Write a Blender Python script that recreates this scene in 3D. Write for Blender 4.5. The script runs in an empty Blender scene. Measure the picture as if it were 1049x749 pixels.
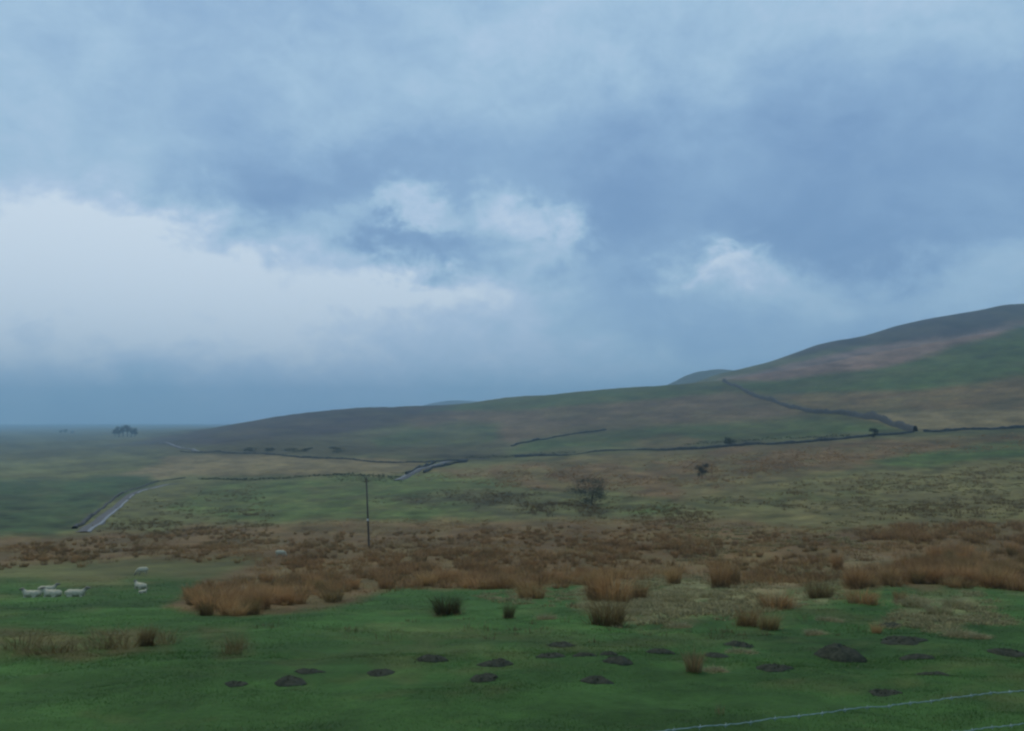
import bpy, bmesh, math, random
import numpy as np
from mathutils import Vector

random.seed(7)
rng = np.random.default_rng(11)
scene = bpy.context.scene
COL = scene.collection

# ------------------------------------------------------------------ camera geometry (photo 1049 x 749)
F, CX, CY = 823.0, 524.5, 374.5
PITCH = math.radians(4.0)
CP, SP = math.cos(PITCH), math.sin(PITCH)


def ray(px, py):
    """pixel of the photograph -> (X/Y, Z/Y) of the world ray from the camera at the origin"""
    u = (np.asarray(px, float) - CX) / F
    v = (CY - np.asarray(py, float)) / F
    y = CP - v * SP
    return u / y, (SP + v * CP) / y


def project(X, Y, Z):
    c = np.maximum(Y * CP + Z * SP, 0.05)
    return CX + F * X / c, CY - F * (-Y * SP + Z * CP) / c


# ------------------------------------------------------------------ noise
def _hash(ix, iy, seed):
    h = (ix.astype(np.int64) * 374761393 + iy.astype(np.int64) * 668265263 + seed * 1442695041) & 0xFFFFFFFF
    h = ((h ^ (h >> 13)) * 1274126177) & 0xFFFFFFFF
    h = (h ^ (h >> 16)) & 0xFFFFFFFF
    return h.astype(np.float64) / 4294967295.0


def vnoise(x, y, seed=0):
    x = np.asarray(x, float); y = np.asarray(y, float)
    ix, iy = np.floor(x), np.floor(y)
    fx, fy = x - ix, y - iy
    fx = fx * fx * fx * (fx * (fx * 6 - 15) + 10); fy = fy * fy * fy * (fy * (fy * 6 - 15) + 10)
    a = _hash(ix, iy, seed); b = _hash(ix + 1, iy, seed)
    c = _hash(ix, iy + 1, seed); d = _hash(ix + 1, iy + 1, seed)
    return (a + (b - a) * fx) + ((c + (d - c) * fx) - (a + (b - a) * fx)) * fy


def fbm(x, y, seed=0, octs=4, gain=0.5):
    """fractal noise, about -1..1"""
    x = np.asarray(x, float); y = np.asarray(y, float)
    s, a, t = 0.0, 1.0, 0.0
    for o in range(octs):
        xr = x * 0.8 - y * 0.6; yr = x * 0.6 + y * 0.8
        s = s + a * (vnoise(xr + o * 17.3, yr - o * 9.1, seed + o) * 2 - 1)
        t += a; a *= gain; x, y = xr * 2.03, yr * 2.03
    return s / t * 1.7


def sstep(e0, e1, x):
    t = np.clip((np.asarray(x, float) - e0) / (e1 - e0), 0, 1)
    return t * t * (3 - 2 * t)


# ------------------------------------------------------------------ relief of the moor: rows at which each distance is seen
NODE_D = np.array([35, 60, 95, 150, 250, 400, 600, 900, 1300, 1500, 2000, 3000, 5000, 9500.0])
TAB = {
    -300: [612, 592, 566, 542, 520, 501, 485, 468, 458, 455, 449.5, 444, 439, 434.8],
    0:    [612, 592, 566, 542, 520, 500, 484, 467, 457, 454, 448.5, 443.5, 439, 434.8],
    150:  [612, 592, 565, 541, 516, 495, 477, 461, 451.5, 448.5, 444, 440.5, 437.5, 434.5],
    300:  [612, 591, 563, 538, 510, 485, 464, 443, 425.5, 427, 433, 437, 436, 434.5],
    375:  [611.5, 590.5, 562, 535.5, 506.5, 482, 464, 442, 417.5, 419.5, 429, 435, 435.5, 434.5],
    450:  [611, 590, 561, 533, 503, 479, 463, 441, 415.5, 418, 424, 433, 435, 434.5],
    520:  [610.5, 589, 559, 530, 499, 475, 461, 436, 408, 411, 419, 430, 433.5, 434.5],
    600:  [610, 588, 557, 527, 495, 471, 458, 430, 401, 404, 412, 425, 432, 434.5],
    740:  [608, 584, 551, 519, 485, 461, 446, 415, 390, 393, 404, 420, 430, 434.5],
    900:  [606, 579, 544, 510, 473, 447, 424, 388, 363, 365, 378, 410, 428, 434.5],
    1049: [605, 576, 539, 503, 466, 440, 404, 362, 336, 338, 355, 400, 425, 434.5],
    1350: [604, 573, 534, 496, 457, 430, 385, 335, 300, 304, 330, 390, 420, 434.5],
}


def near_z(d):
    return -1.65 - 0.165 * d


def pchip(xs, ys, xq):
    h = np.diff(xs); dl = np.diff(ys) / h
    m = np.zeros_like(ys)
    for i in range(1, len(xs) - 1):
        if dl[i - 1] * dl[i] > 0:
            w1 = 2 * h[i] + h[i - 1]; w2 = h[i] + 2 * h[i - 1]
            m[i] = (w1 + w2) / (w1 / dl[i - 1] + w2 / dl[i])
    m[0], m[-1] = dl[0], dl[-1]
    k = np.clip(np.searchsorted(xs, xq) - 1, 0, len(xs) - 2)
    t = (xq - xs[k]) / h[k]
    return ((1 + 2 * t) * (1 - t) ** 2 * ys[k] + t * (1 - t) ** 2 * h[k] * m[k]
            + t * t * (3 - 2 * t) * ys[k + 1] + t * t * (t - 1) * h[k] * m[k + 1])


LD = np.linspace(math.log(4), math.log(9500), 700)
_cols = np.array(sorted(TAB), float)
_prof = []
for c in sorted(TAB):
    ex = np.interp(c, [430, 520, 600, 740, 900, 1049, 1350], [1, .95, .90, .85, .81, .79, .76])
    nd = np.where(NODE_D > 250, 250 * (NODE_D / 250) ** ex, NODE_D); nd[-1] = 9500
    dn = np.concatenate([[4, 8, 14, 22], nd])
    _, sl = ray(np.full(len(NODE_D), float(c)), np.array(TAB[c]))
    sn = np.concatenate([near_z(np.array([4, 8, 14, 22.0])) / np.array([4, 8, 14, 22.0]), sl])
    _prof.append(pchip(np.log(dn), sn, LD))
_prof = np.array(_prof)
GC = np.arange(-300, 1351, 5.0)
GRID = np.array([pchip(_cols, _prof[:, k], GC) for k in range(len(LD))]).T     # [col, logd]


def slope_at(t, d):
    cx = np.clip(CX + F * t * CP, -299.9, 1349.9)
    fi = (cx - GC[0]) / 5.0
    i = np.clip(fi.astype(int), 0, len(GC) - 2); fi = fi - i
    fj = (np.log(np.clip(d, 4, 9499)) - LD[0]) / (LD[1] - LD[0])
    j = np.clip(fj.astype(int), 0, len(LD) - 2); fj = fj - j
    return ((GRID[i, j] * (1 - fi) + GRID[i + 1, j] * fi) * (1 - fj)
            + (GRID[i, j + 1] * (1 - fi) + GRID[i + 1, j + 1] * fi) * fj)


def smooth_height(X, Y):
    X = np.asarray(X, float); Y = np.asarray(Y, float)
    d = np.maximum(Y, 4.0)
    z = slope_at(X / d, d) * d
    zn = near_z(Y)
    w = sstep(5, 12, Y)
    return zn * (1 - w) + z * w


def height(X, Y):
    X = np.asarray(X, float); Y = np.asarray(Y, float)
    z = smooth_height(X, Y)
    z = z + 0.035 * fbm(X / 0.9, Y / 0.9, 3, 3) + 0.07 * fbm(X / 3.5, Y / 3.5, 5, 2) * sstep(4, 14, Y)
    z = z + 0.30 * fbm(X / 13, Y / 13, 9, 3) * sstep(28, 90, Y)
    z = z + 0.9 * fbm(X / 55, Y / 55, 21, 3) * sstep(130, 420, Y)
    z = z + 2.0 * fbm(X / 210, Y / 210, 31, 3) * sstep(450, 1200, Y)
    return z


def locate(px, py):
    """first point of the moor that the ray through a photo pixel meets"""
    px = np.atleast_1d(np.asarray(px, float)); py = np.atleast_1d(np.asarray(py, float))
    t, s = ray(px, py)
    out_d = np.full(len(px), 8000.0)
    ds = np.exp(np.linspace(math.log(4.2), math.log(9400), 500))
    for b in range(0, len(px), 4000):
        tt, ss = t[b:b + 4000], s[b:b + 4000]
        D = np.broadcast_to(ds, (len(tt), len(ds)))
        diff = ss[:, None] * D - smooth_height(tt[:, None] * D, D)
        hit = diff <= 0
        k = np.argmax(hit, axis=1)
        ok = hit.any(axis=1) & (k > 0)
        k0 = np.clip(k - 1, 0, None); r = np.arange(len(tt))
        a, c = diff[r, k0], diff[r, k]
        w = np.where(ok, a / np.where(np.abs(a - c) < 1e-9, 1, a - c), 0)
        d = ds[k0] + (ds[k] - ds[k0]) * np.clip(w, 0, 1)
        out_d[b:b + 4000] = np.where(ok, d, 8000.0)
    X, Y = t * out_d, out_d
    return X, Y, height(X, Y)


# ------------------------------------------------------------------ land cover: albedo of each patch of ground
G = (0.045, 0.102, 0.021)         # cropped pasture
GH = (0.052, 0.078, 0.020)        # hill pasture
OL = (0.150, 0.124, 0.046)        # bleached moor grass
BR = (0.150, 0.092, 0.038)        # rush / bracken ground
BH = (0.122, 0.082, 0.044)        # brown bents on the hill
HE = (0.040, 0.030, 0.026)        # heather
TN = (0.200, 0.148, 0.066)        # tan field
PG = (0.260, 0.205, 0.100)        # dead pale grass
DK = (0.062, 0.055, 0.026)        # dark damp sward
GL = (0.034, 0.066, 0.022)        # darker wet field by the lane
LAYERS = [
    # colour, polygon in photo pixels laid on the land, softness, strength, patchiness
    ((.175, .112, .080), [(740, 388), (880, 357), (1049, 328), (1400, 290), (1400, 350), (1049, 336), (985, 357), (900, 378), (787, 392)], 4, 1, .1),
    (HE, [(740, 380), (850, 356), (925, 351), (990, 345), (1049, 329), (1400, 285), (1400, 150), (700, 250)], 5, .95, .15),
    (HE, [(120, 456), (230, 434), (262, 428), (345, 415), (450, 411), (470, 424), (400, 436), (340, 447), (240, 456)], 6, .95, .2),
    (BH, [(400, 430), (520, 413), (740, 400), (800, 410), (830, 424), (740, 432), (600, 440), (524, 455), (450, 445)], 6, .9, .25),
    (GH, [(430, 420), (520, 408), (640, 397), (745, 391), (745, 403), (640, 412), (530, 420)], 4, .9, .2),
    (GH, [(530, 452), (640, 440), (786, 432), (870, 428), (930, 440), (786, 449), (640, 456), (530, 463)], 5, .8, .3),
    (BR, [(620, 455), (680, 444), (725, 450), (690, 460)], 4, .6, .3),
    (GH, [(745, 394), (900, 379), (1000, 350), (1049, 334), (1400, 310), (1400, 385), (1049, 392), (930, 400), (787, 403)], 5, .95, .15),
    (BR, [(790, 405), (930, 401), (1049, 386), (1400, 370), (1400, 415), (1049, 421), (900, 421), (835, 419)], 6, .75, .3),
    (TN, [(872, 425), (960, 421), (1400, 415), (1400, 430), (1049, 437), (945, 441)], 3, .9, .1),
    (DK, [(180, 464), (262, 450), (360, 444), (500, 438), (524, 464), (440, 471), (330, 468)], 5, .85, .3),
    (GH, [(380, 450), (470, 430), (520, 432), (500, 452), (430, 459), (390, 459)], 5, .7, .3),
    (TN, [(100, 492), (150, 478), (185, 466), (262, 465), (350, 470), (440, 474), (415, 487), (350, 488), (200, 488)], 3, .9, .1),
    (GL, [(-300, 498), (60, 492), (150, 486), (150, 497), (110, 520), (80, 545), (-300, 552)], 6, .9, .1),
    (G,  [(262, 494), (410, 488), (480, 491), (520, 500), (430, 506), (515, 521), (430, 532), (262, 536), (175, 520), (200, 500)], 6, .5, .35),
    (BR, [(430, 482), (600, 469), (787, 456), (1049, 444), (1400, 435), (1400, 455), (960, 462), (860, 484), (700, 512), (560, 502)], 6, .95, .4),
    (OL, [(560, 470), (640, 466), (730, 462), (700, 472), (600, 476)], 3, .8, .4),
    (G,  [(890, 473), (990, 456), (1049, 452), (1400, 440), (1400, 452), (1049, 466), (930, 480)], 4, .55, .2),
    (G,  [(640, 524), (760, 505), (900, 497), (880, 508), (720, 526)], 4, .5, .3),
    (DK, [(380, 510), (480, 500), (600, 512), (640, 530), (520, 530), (440, 520)], 6, .7, .6),
    (OL, [(700, 495), (860, 486), (1049, 472), (1400, 460), (1400, 530), (1049, 528), (850, 545), (700, 538)], 8, .9, .35),
    (BR, [(-300, 556), (90, 548), (200, 538), (430, 532), (650, 530), (850, 542), (1049, 530), (1400, 525), (1400, 610), (1049, 604),
          (880, 600), (760, 606), (700, 592), (600, 600), (430, 603), (270, 630), (175, 622), (200, 598), (270, 574), (130, 576), (-300, 586)], 7, .95, .2),
    (PG, [(590, 622), (600, 600), (640, 588), (760, 590), (870, 563), (935, 574), (860, 612), (760, 630), (650, 642)], 8, .6, .6),
    (PG, [(900, 640), (930, 608), (1000, 606), (990, 650)], 8, .4, .6),
    (BR, [(-300, 640), (60, 645), (180, 648), (180, 668), (60, 676), (-300, 690)], 10, .55, .5),
    (BR, [(210, 640), (260, 640), (260, 670), (225, 675)], 8, .4, .5),
]


def poly_weight(px, py, poly, soft):
    YS = 2.0
    P = np.array(poly, float) * [1, YS]
    w = np.zeros(len(px))
    x0, x1 = P[:, 0].min() - soft * 3, P[:, 0].max() + soft * 3
    y0, y1 = P[:, 1].min() - soft * 3, P[:, 1].max() + soft * 3
    sel = np.nonzero((px > x0) & (px < x1) & (py * YS > y0) & (py * YS < y1))[0]
    if len(sel) == 0:
        return w
    x, y = px[sel], py[sel] * YS
    best = np.full(len(sel), 1e9); ins = np.zeros(len(sel), bool)
    for k in range(len(P)):
        (ax, ay), (bx, by) = P[k], P[(k + 1) % len(P)]
        ex, ey = bx - ax, by - ay
        t = np.clip(((x - ax) * ex + (y - ay) * ey) / (ex * ex + ey * ey + 1e-9), 0, 1)
        best = np.minimum(best, np.hypot(x - ax - t * ex, y - ay - t * ey))
        cr = ((ay > y) != (by > y))
        ins ^= cr & (x < ex * (y - ay) / np.where(ey == 0, 1e-9, ey) + ax)
    sd = np.where(ins, best, -best)
    w[sel] = sstep(-soft, soft, sd)
    return w


def cover(X, Y, Z):
    px, py = project(X, Y, Z)
    nx = fbm(px / 55, py / 16, 41, 4); ny = fbm(px / 55, py / 16, 61, 4)
    wx, wy = px + 9 * nx, py + 3.0 * ny * np.clip((py - 380) / 120, .35, 1.6)
    base = np.zeros((len(px), 3))
    far = sstep(604, 588, wy)[:, None]
    hill = sstep(478, 462, wy)[:, None]
    base[:] = np.array(G)
    base = base * (1 - far) + (np.array(OL) * .68 + np.array(G) * .32) * far
    base = base * (1 - hill) + (np.array(GH) * .6 + np.array(BH) * .4) * hill
    lam = np.clip(Y * 0.045, 0.8, 60)
    for k, (c, poly, soft, st, patch) in enumerate(LAYERS):
        w = poly_weight(wx, wy, poly, soft * 1.3)
        s = np.nonzero(w > 0)[0]
        if len(s) == 0:
            continue
        n = fbm(px[s] / 26, py[s] / 7.0, 100 + k, 4)
        ww = w[s] * st * (1 - patch * sstep(-.15, .35, n))
        base[s] = base[s] * (1 - ww[:, None]) + np.array(c) * ww[:, None]
    # mottling: worn, wet and bleached places, at all scales
    m = (fbm(X / 1.3, Y / 1.3, 71, 4) * .20 + fbm(X / .35, Y / .35, 70, 3) * .14) * sstep(60, 20, Y) + fbm(X / 6, Y / 9, 73, 4) * .24 * sstep(3, 20, Y) * sstep(500, 150, Y) \
        + fbm(px / 22, py / 3.2, 77, 5, .6) * .34 * sstep(60, 150, Y) + fbm(X / 60, Y / 120, 79, 3) * .16 * sstep(100, 400, Y)
    base = base * np.clip(1 + m, .4, 1.8)[:, None]
    v = (fbm(X / 7 + 40, Y / 12, 89, 4) * sstep(25, 60, Y) * sstep(500, 200, Y) + .6 * fbm(px / 60, py / 6, 93, 4) * sstep(60, 120, Y))[:, None]
    base = base * (1 - .45 * np.clip(v - .1, 0, 1)) + np.array(DK) * .45 * np.clip(v - .1, 0, 1)
    y = (fbm(X / 4.5, Y / 4.5, 83, 4) * .5 * sstep(200, 40, Y) + fbm(px / 40, py / 8, 87, 4) * .4)[:, None]
    dead = np.array(OL)
    base = base * (1 - .45 * np.clip(y, 0, 1)) + dead * .45 * np.clip(y, 0, 1)
    return np.clip(base, .01, .6)


# ------------------------------------------------------------------ mesh helpers
def tag(o, label=None, cat=None, group=None, kind=None):
    if label: o["label"] = label
    if cat: o["category"] = cat
    if group: o["group"] = group
    if kind: o["kind"] = kind
    return o


def fast_mesh(name, V, Fc, color=None, smooth=False):
    """V (n,3), Fc (m,k) with k = 3 or 4, color (n,3) -> mesh"""
    V = np.ascontiguousarray(V, np.float32); Fc = np.ascontiguousarray(Fc, np.int32)
    me = bpy.data.meshes.new(name)
    k = Fc.shape[1]
    me.vertices.add(len(V)); me.vertices.foreach_set("co", V.ravel())
    me.loops.add(Fc.size); me.loops.foreach_set("vertex_index", Fc.ravel())
    me.polygons.add(len(Fc))
    me.polygons.foreach_set("loop_start", np.arange(0, Fc.size, k, dtype=np.int32))
    me.polygons.foreach_set("loop_total", np.full(len(Fc), k, np.int32))
    me.update(calc_edges=True)
    if smooth:
        me.polygons.foreach_set("use_smooth", np.ones(len(Fc), bool))
    if color is not None:
        a = me.color_attributes.new("tint", "FLOAT_COLOR", "POINT")
        c = np.ones((len(V), 4), np.float32); c[:, :3] = color
        a.data.foreach_set("color", c.ravel())
    return me


def link(name, me, mat, parent=None, loc=None):
    o = bpy.data.objects.new(name, me)
    COL.objects.link(o)
    if mat is not None and len(me.materials) == 0:
        me.materials.append(mat)
    if parent is not None:
        o.parent = parent
    if loc is not None:
        o.location = loc
    return o


def empty(name, loc):
    o = bpy.data.objects.new(name, None)
    o.empty_display_size = 0.2
    COL.objects.link(o); o.location = loc
    return o


def tube_bm(bm, pts, radii, seg=8, cap=True):
    pts = [Vector(p) for p in pts]
    rings = []
    for i, p in enumerate(pts):
        d = (pts[min(i + 1, len(pts) - 1)] - pts[max(i - 1, 0)]).normalized()
        a = d.orthogonal().normalized()
        if abs(d.z) < .98:
            a = d.cross(Vector((0, 0, 1))).normalized()
        b = d.cross(a)
        rings.append([bm.verts.new(p + (a * math.cos(2 * math.pi * k / seg) + b * math.sin(2 * math.pi * k / seg)) * radii[i]) for k in range(seg)])
    for r0, r1 in zip(rings[:-1], rings[1:]):
        for k in range(seg):
            bm.faces.new((r0[k], r0[(k + 1) % seg], r1[(k + 1) % seg], r1[k]))
    if cap:
        bm.faces.new(rings[0][::-1]); bm.faces.new(rings[-1])


def box_bm(bm, c, s, bev=0.0):
    r = bmesh.ops.create_cube(bm, size=1.0)
    for v in r["verts"]:
        v.co = Vector((v.co.x * s[0] + c[0], v.co.y * s[1] + c[1], v.co.z * s[2] + c[2]))
    if bev:
        es = list({e for v in r["verts"] for e in v.link_edges})
        bmesh.ops.bevel(bm, geom=es, offset=bev, segments=2, affect="EDGES")


def bm_mesh(bm, name, smooth=True):
    me = bpy.data.meshes.new(name)
    bmesh.ops.recalc_face_normals(bm, faces=bm.faces)
    bm.to_mesh(me); bm.free()
    for p in me.polygons:
        p.use_smooth = smooth
    return me


# ------------------------------------------------------------------ materials
def new_mat(name):
    m = bpy.data.materials.new(name); m.use_nodes = True
    nt = m.node_tree
    return m, nt, nt.nodes["Principled BSDF"]


def tinted(name, rough=.85, spec=.2, noises=((1.0, .25),), bump=None, translucent=0.0):
    """base colour = vertex tint x noise at several scales (object coordinates, metres)"""
    m, nt, b = new_mat(name)
    N, L = nt.nodes, nt.links
    at = N.new("ShaderNodeAttribute"); at.attribute_name = "tint"
    tc = N.new("ShaderNodeTexCoord")
    col = at.outputs["Color"]
    last = None
    for sc, amp in noises:
        n = N.new("ShaderNodeTexNoise"); n.inputs["Scale"].default_value = sc
        n.inputs["Detail"].default_value = 6; n.inputs["Roughness"].default_value = .65
        L.new(tc.outputs["Object"], n.inputs["Vector"])
        mr = N.new("ShaderNodeMapRange")
        mr.inputs["From Min"].default_value = .25; mr.inputs["From Max"].default_value = .75
        mr.inputs["To Min"].default_value = 1 - amp; mr.inputs["To Max"].default_value = 1 + amp
        L.new(n.outputs["Fac"], mr.inputs["Value"])
        mx = N.new("ShaderNodeVectorMath"); mx.operation = "SCALE"
        L.new(col, mx.inputs[0]); L.new(mr.outputs["Result"], mx.inputs["Scale"])
        col = mx.outputs[0]; last = n
    L.new(col, b.inputs["Base Color"])
    b.inputs["Roughness"].default_value = rough
    b.inputs["Specular IOR Level"].default_value = spec
    if bump and last is not None:
        bp = N.new("ShaderNodeBump"); bp.inputs["Strength"].default_value = bump[0]
        bp.inputs["Distance"].default_value = bump[1]
        L.new(last.outputs["Fac"], bp.inputs["Height"]); L.new(bp.outputs["Normal"], b.inputs["Normal"])
    if translucent:
        tr = N.new("ShaderNodeBsdfTranslucent"); L.new(col, tr.inputs["Color"])
        ms = N.new("ShaderNodeMixShader"); ms.inputs[0].default_value = translucent
        L.new(b.outputs[0], ms.inputs[1]); L.new(tr.outputs[0], ms.inputs[2])
        L.new(ms.outputs[0], N["Material Output"].inputs["Surface"])
    return m


def plain(name, c1, c2, scale, rough=.8, spec=.3, bump=None, metal=0, stretch=None):
    m, nt, b = new_mat(name)
    N, L = nt.nodes, nt.links
    tc = N.new("ShaderNodeTexCoord"); n = N.new("ShaderNodeTexNoise")
    n.inputs["Scale"].default_value = scale; n.inputs["Detail"].default_value = 6; n.inputs["Roughness"].default_value = .6
    if stretch:
        mp = N.new("ShaderNodeMapping"); mp.inputs["Scale"].default_value = stretch
        L.new(tc.outputs["Object"], mp.inputs["Vector"]); L.new(mp.outputs[0], n.inputs["Vector"])
    else:
        L.new(tc.outputs["Object"], n.inputs["Vector"])
    r = N.new("ShaderNodeValToRGB")
    r.color_ramp.elements[0].position = .33; r.color_ramp.elements[1].position = .68
    r.color_ramp.elements[0].color = (*c1, 1); r.color_ramp.elements[1].color = (*c2, 1)
    L.new(n.outputs["Fac"], r.inputs["Fac"]); L.new(r.outputs["Color"], b.inputs["Base Color"])
    b.inputs["Roughness"].default_value = rough; b.inputs["Specular IOR Level"].default_value = spec
    b.inputs["Metallic"].default_value = metal
    if bump:
        bp = N.new("ShaderNodeBump"); bp.inputs["Strength"].default_value = bump[0]; bp.inputs["Distance"].default_value = bump[1]
        L.new(n.outputs["Fac"], bp.inputs["Height"]); L.new(bp.outputs["Normal"], b.inputs["Normal"])
    return m


M_GROUND = tinted("moor ground", .9, .12, ((.011, .14), (.09, .26), (.6, .26), (9.0, .22)), bump=(.5, .05))
M_HILL = tinted("hill ground", .9, .1, ((.01, .2), (.06, .28), (.4, .2)))
M_GRASS = tinted("grass blades", .75, .15, ((.7, .18),), translucent=.45)
M_RUSH = tinted("rush stalks", .7, .2, ((3.0, .18),), translucent=.4)
def vary_per_object(m, lo, hi):
    nt = m.node_tree; N, L = nt.nodes, nt.links
    oi = N.new("ShaderNodeObjectInfo"); mr = N.new("ShaderNodeMapRange")
    mr.inputs["To Min"].default_value = lo; mr.inputs["To Max"].default_value = hi
    L.new(oi.outputs["Random"], mr.inputs["Value"])
    at = next(n for n in N if n.type == "ATTRIBUTE")
    tgt = [l.to_socket for l in at.outputs["Color"].links]
    sc = N.new("ShaderNodeVectorMath"); sc.operation = "SCALE"
    L.new(at.outputs["Color"], sc.inputs[0]); L.new(mr.outputs["Result"], sc.inputs["Scale"])
    for t in tgt:
        L.new(sc.outputs[0], t)


vary_per_object(M_RUSH, .62, 1.3)
M_LEAF = tinted("shrub foliage", .8, .15, ((.6, .25),), translucent=.15)
M_STONE = plain("dry stone", (.030, .032, .030), (.085, .085, .078), 1.3, .9, .2, bump=(.8, .1))
M_SOIL = plain("molehill soil", (.020, .025, .015), (.054, .056, .036), 14, .95, .15, bump=(.9, .03))
M_ROAD = plain("wet asphalt", (.034, .036, .037), (.065, .065, .062), .7, .75, .3)
M_WET = plain("rain filled wheel track", (.08, .08, .076), (.14, .135, .125), .6, .42, .4)
M_VERGE = plain("road verge kerb", (.05, .06, .03), (.09, .085, .05), .5, .9, .2)
M_POLE = plain("weathered timber", (.06, .048, .036), (.12, .098, .074), 6, .85, .25, bump=(.4, .01), stretch=(1, 1, .08))
M_PLATE = plain("pale enamel plate", (.62, .62, .58), (.75, .75, .72), 20, .5, .4)
M_CERAMIC = plain("brown insulator", (.06, .03, .02), (.10, .05, .03), 10, .25, .5)
M_WIRE = plain("galvanised wire", (.17, .24, .23), (.32, .41, .39), 30, .5, .5, metal=.4)
M_BARK = plain("dark bark", (.025, .022, .018), (.07, .06, .05), 5, .9, .2, bump=(.5, .02), stretch=(1, 1, .2))
M_FLEECE = tinted("sheep fleece", .95, .1, ((9.0, .16),), bump=(.6, .02))

# ------------------------------------------------------------------ the moor, one sheet to the horizon
NT = 1000
tq = np.linspace(-1.1, 1.1, NT)
Yq = np.concatenate([np.linspace(-26, 4.5, 34), np.exp(np.linspace(math.log(4.8), math.log(9450), 690))])
T2, Y2 = np.meshgrid(tq, Yq)
off = 30 * sstep(400, 20, Y2)
X2 = T2 * (Y2 + off)
X1, Y1 = X2.ravel(), Y2.ravel()
Z1 = height(X1, Y1)
C1 = cover(X1, Y1, Z1)
nr, nc = T2.shape
idx = np.arange(nr * nc).reshape(nr, nc)
quads = np.stack([idx[:-1, :-1], idx[:-1, 1:], idx[1:, 1:], idx[1:, :-1]], -1).reshape(-1, 4)
terrain = link("terrain", fast_mesh("terrain", np.stack([X1, Y1, Z1], 1), quads, C1, True), M_GROUND)
tag(terrain, "rolling moorland of green pasture, russet rush ground and hillside fields", "terrain", kind="structure")


# hills behind the moor's own skyline
def ridge(name, label, ctl, D, prof, rel, colour=None, n=420):
    cx = np.linspace(ctl[0][0], ctl[-1][0], n)
    rows = pchip(np.array([c[0] for c in ctl], float), np.array([c[1] for c in ctl], float), cx)
    ds = np.linspace(prof[0][0], prof[-1][0], 150)
    drop = pchip(np.array([p[0] for p in prof], float), np.array([p[1] for p in prof], float), ds)
    V = []
    for d, dr in zip(ds, drop):
        t, s = ray(cx, rows)
        X = t * d; Y = np.full(n, d)
        Zz = d * (s - dr / D) + rel * fbm(X / 160, Y / 160, 401, 4) + rel * .35 * fbm(X / 40, Y / 40, 407, 3)
        V.append(np.stack([X, Y, Zz], 1))
    V = np.concatenate(V)
    id2 = np.arange(len(V)).reshape(len(ds), n)
    q = np.stack([id2[:-1, :-1], id2[:-1, 1:], id2[1:, 1:], id2[1:, :-1]], -1).reshape(-1, 4)
    if colour is None:
        c = cover(V[:, 0], V[:, 1], V[:, 2])
    else:
        c = np.array(colour)[None] * np.clip(1 + .3 * fbm(V[:, 0] / 150, V[:, 1] / 300, 431, 4), .5, 1.6)[:, None]
    o = link(name, fast_mesh(name, V, q, c, True), M_HILL)
    return tag(o, label, "hill", kind="structure")


ridge("hill", "tall dark heather hill rising behind the green hillside",
      [(640, 425), (700, 397), (735, 383.5), (760, 377.5), (787, 371), (815, 361.5), (845, 352), (880, 345), (920, 333.5), (960, 325),
       (1000, 318), (1030, 312.5), (1050, 311), (1100, 303), (1250, 285), (1400, 275)], 1500,
      [(960, 110), (1100, 72), (1300, 20), (1420, 3), (1500, 0), (1650, 7), (2050, 70), (2500, 180)], 1.4)
ridge("hill", "small hazy far hill just showing above the moor skyline",
      [(600, 425), (660, 404), (690, 391.5), (705, 384), (720, 380), (737, 378.2), (755, 380), (780, 386), (840, 410)], 2500,
      [(2100, 60), (2300, 18), (2500, 0), (2700, 14), (3100, 60)], 1.5, (.06, .065, .04), 160)
ridge("hill", "faint blue distant hill behind the long brown ridge",
      [(380, 428), (425, 418), (447, 412.5), (466, 410.3), (486, 411), (520, 418), (580, 430)], 4600,
      [(4000, 80), (4300, 25), (4600, 0), (5000, 20), (5600, 90)], 1.5, (.06, .065, .04), 160)


# ------------------------------------------------------------------ roads, walls, hedges laid over the land
def trace(pts, step_px=1.5):
    """photo polyline -> dense world points on the moor"""
    P = np.array(pts, float)
    seg = np.hypot(*np.diff(P, axis=0).T); s = np.concatenate([[0], np.cumsum(seg)])
    q = np.linspace(0, s[-1], max(int(s[-1] / step_px), 6))
    x = pchip(s, P[:, 0], q); y = pchip(s, P[:, 1], q)
    X, Y, _ = locate(x, y)
    for _ in range(3):                                      # ease out kinks of the traced line
        X[1:-1] = (X[:-2] + 2 * X[1:-1] + X[2:]) / 4; Y[1:-1] = (Y[:-2] + 2 * Y[1:-1] + Y[2:]) / 4
    return X, Y


def resample(X, Y, step):
    s = np.concatenate([[0], np.cumsum(np.hypot(np.diff(X), np.diff(Y)))])
    q = np.linspace(0, s[-1], max(int(s[-1] / step), 8))
    return np.interp(q, s, X), np.interp(q, s, Y), q


def normals2(X, Y):
    dx, dy = np.gradient(X), np.gradient(Y)
    l = np.hypot(dx, dy) + 1e-9
    return -dy / l, dx / l


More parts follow.
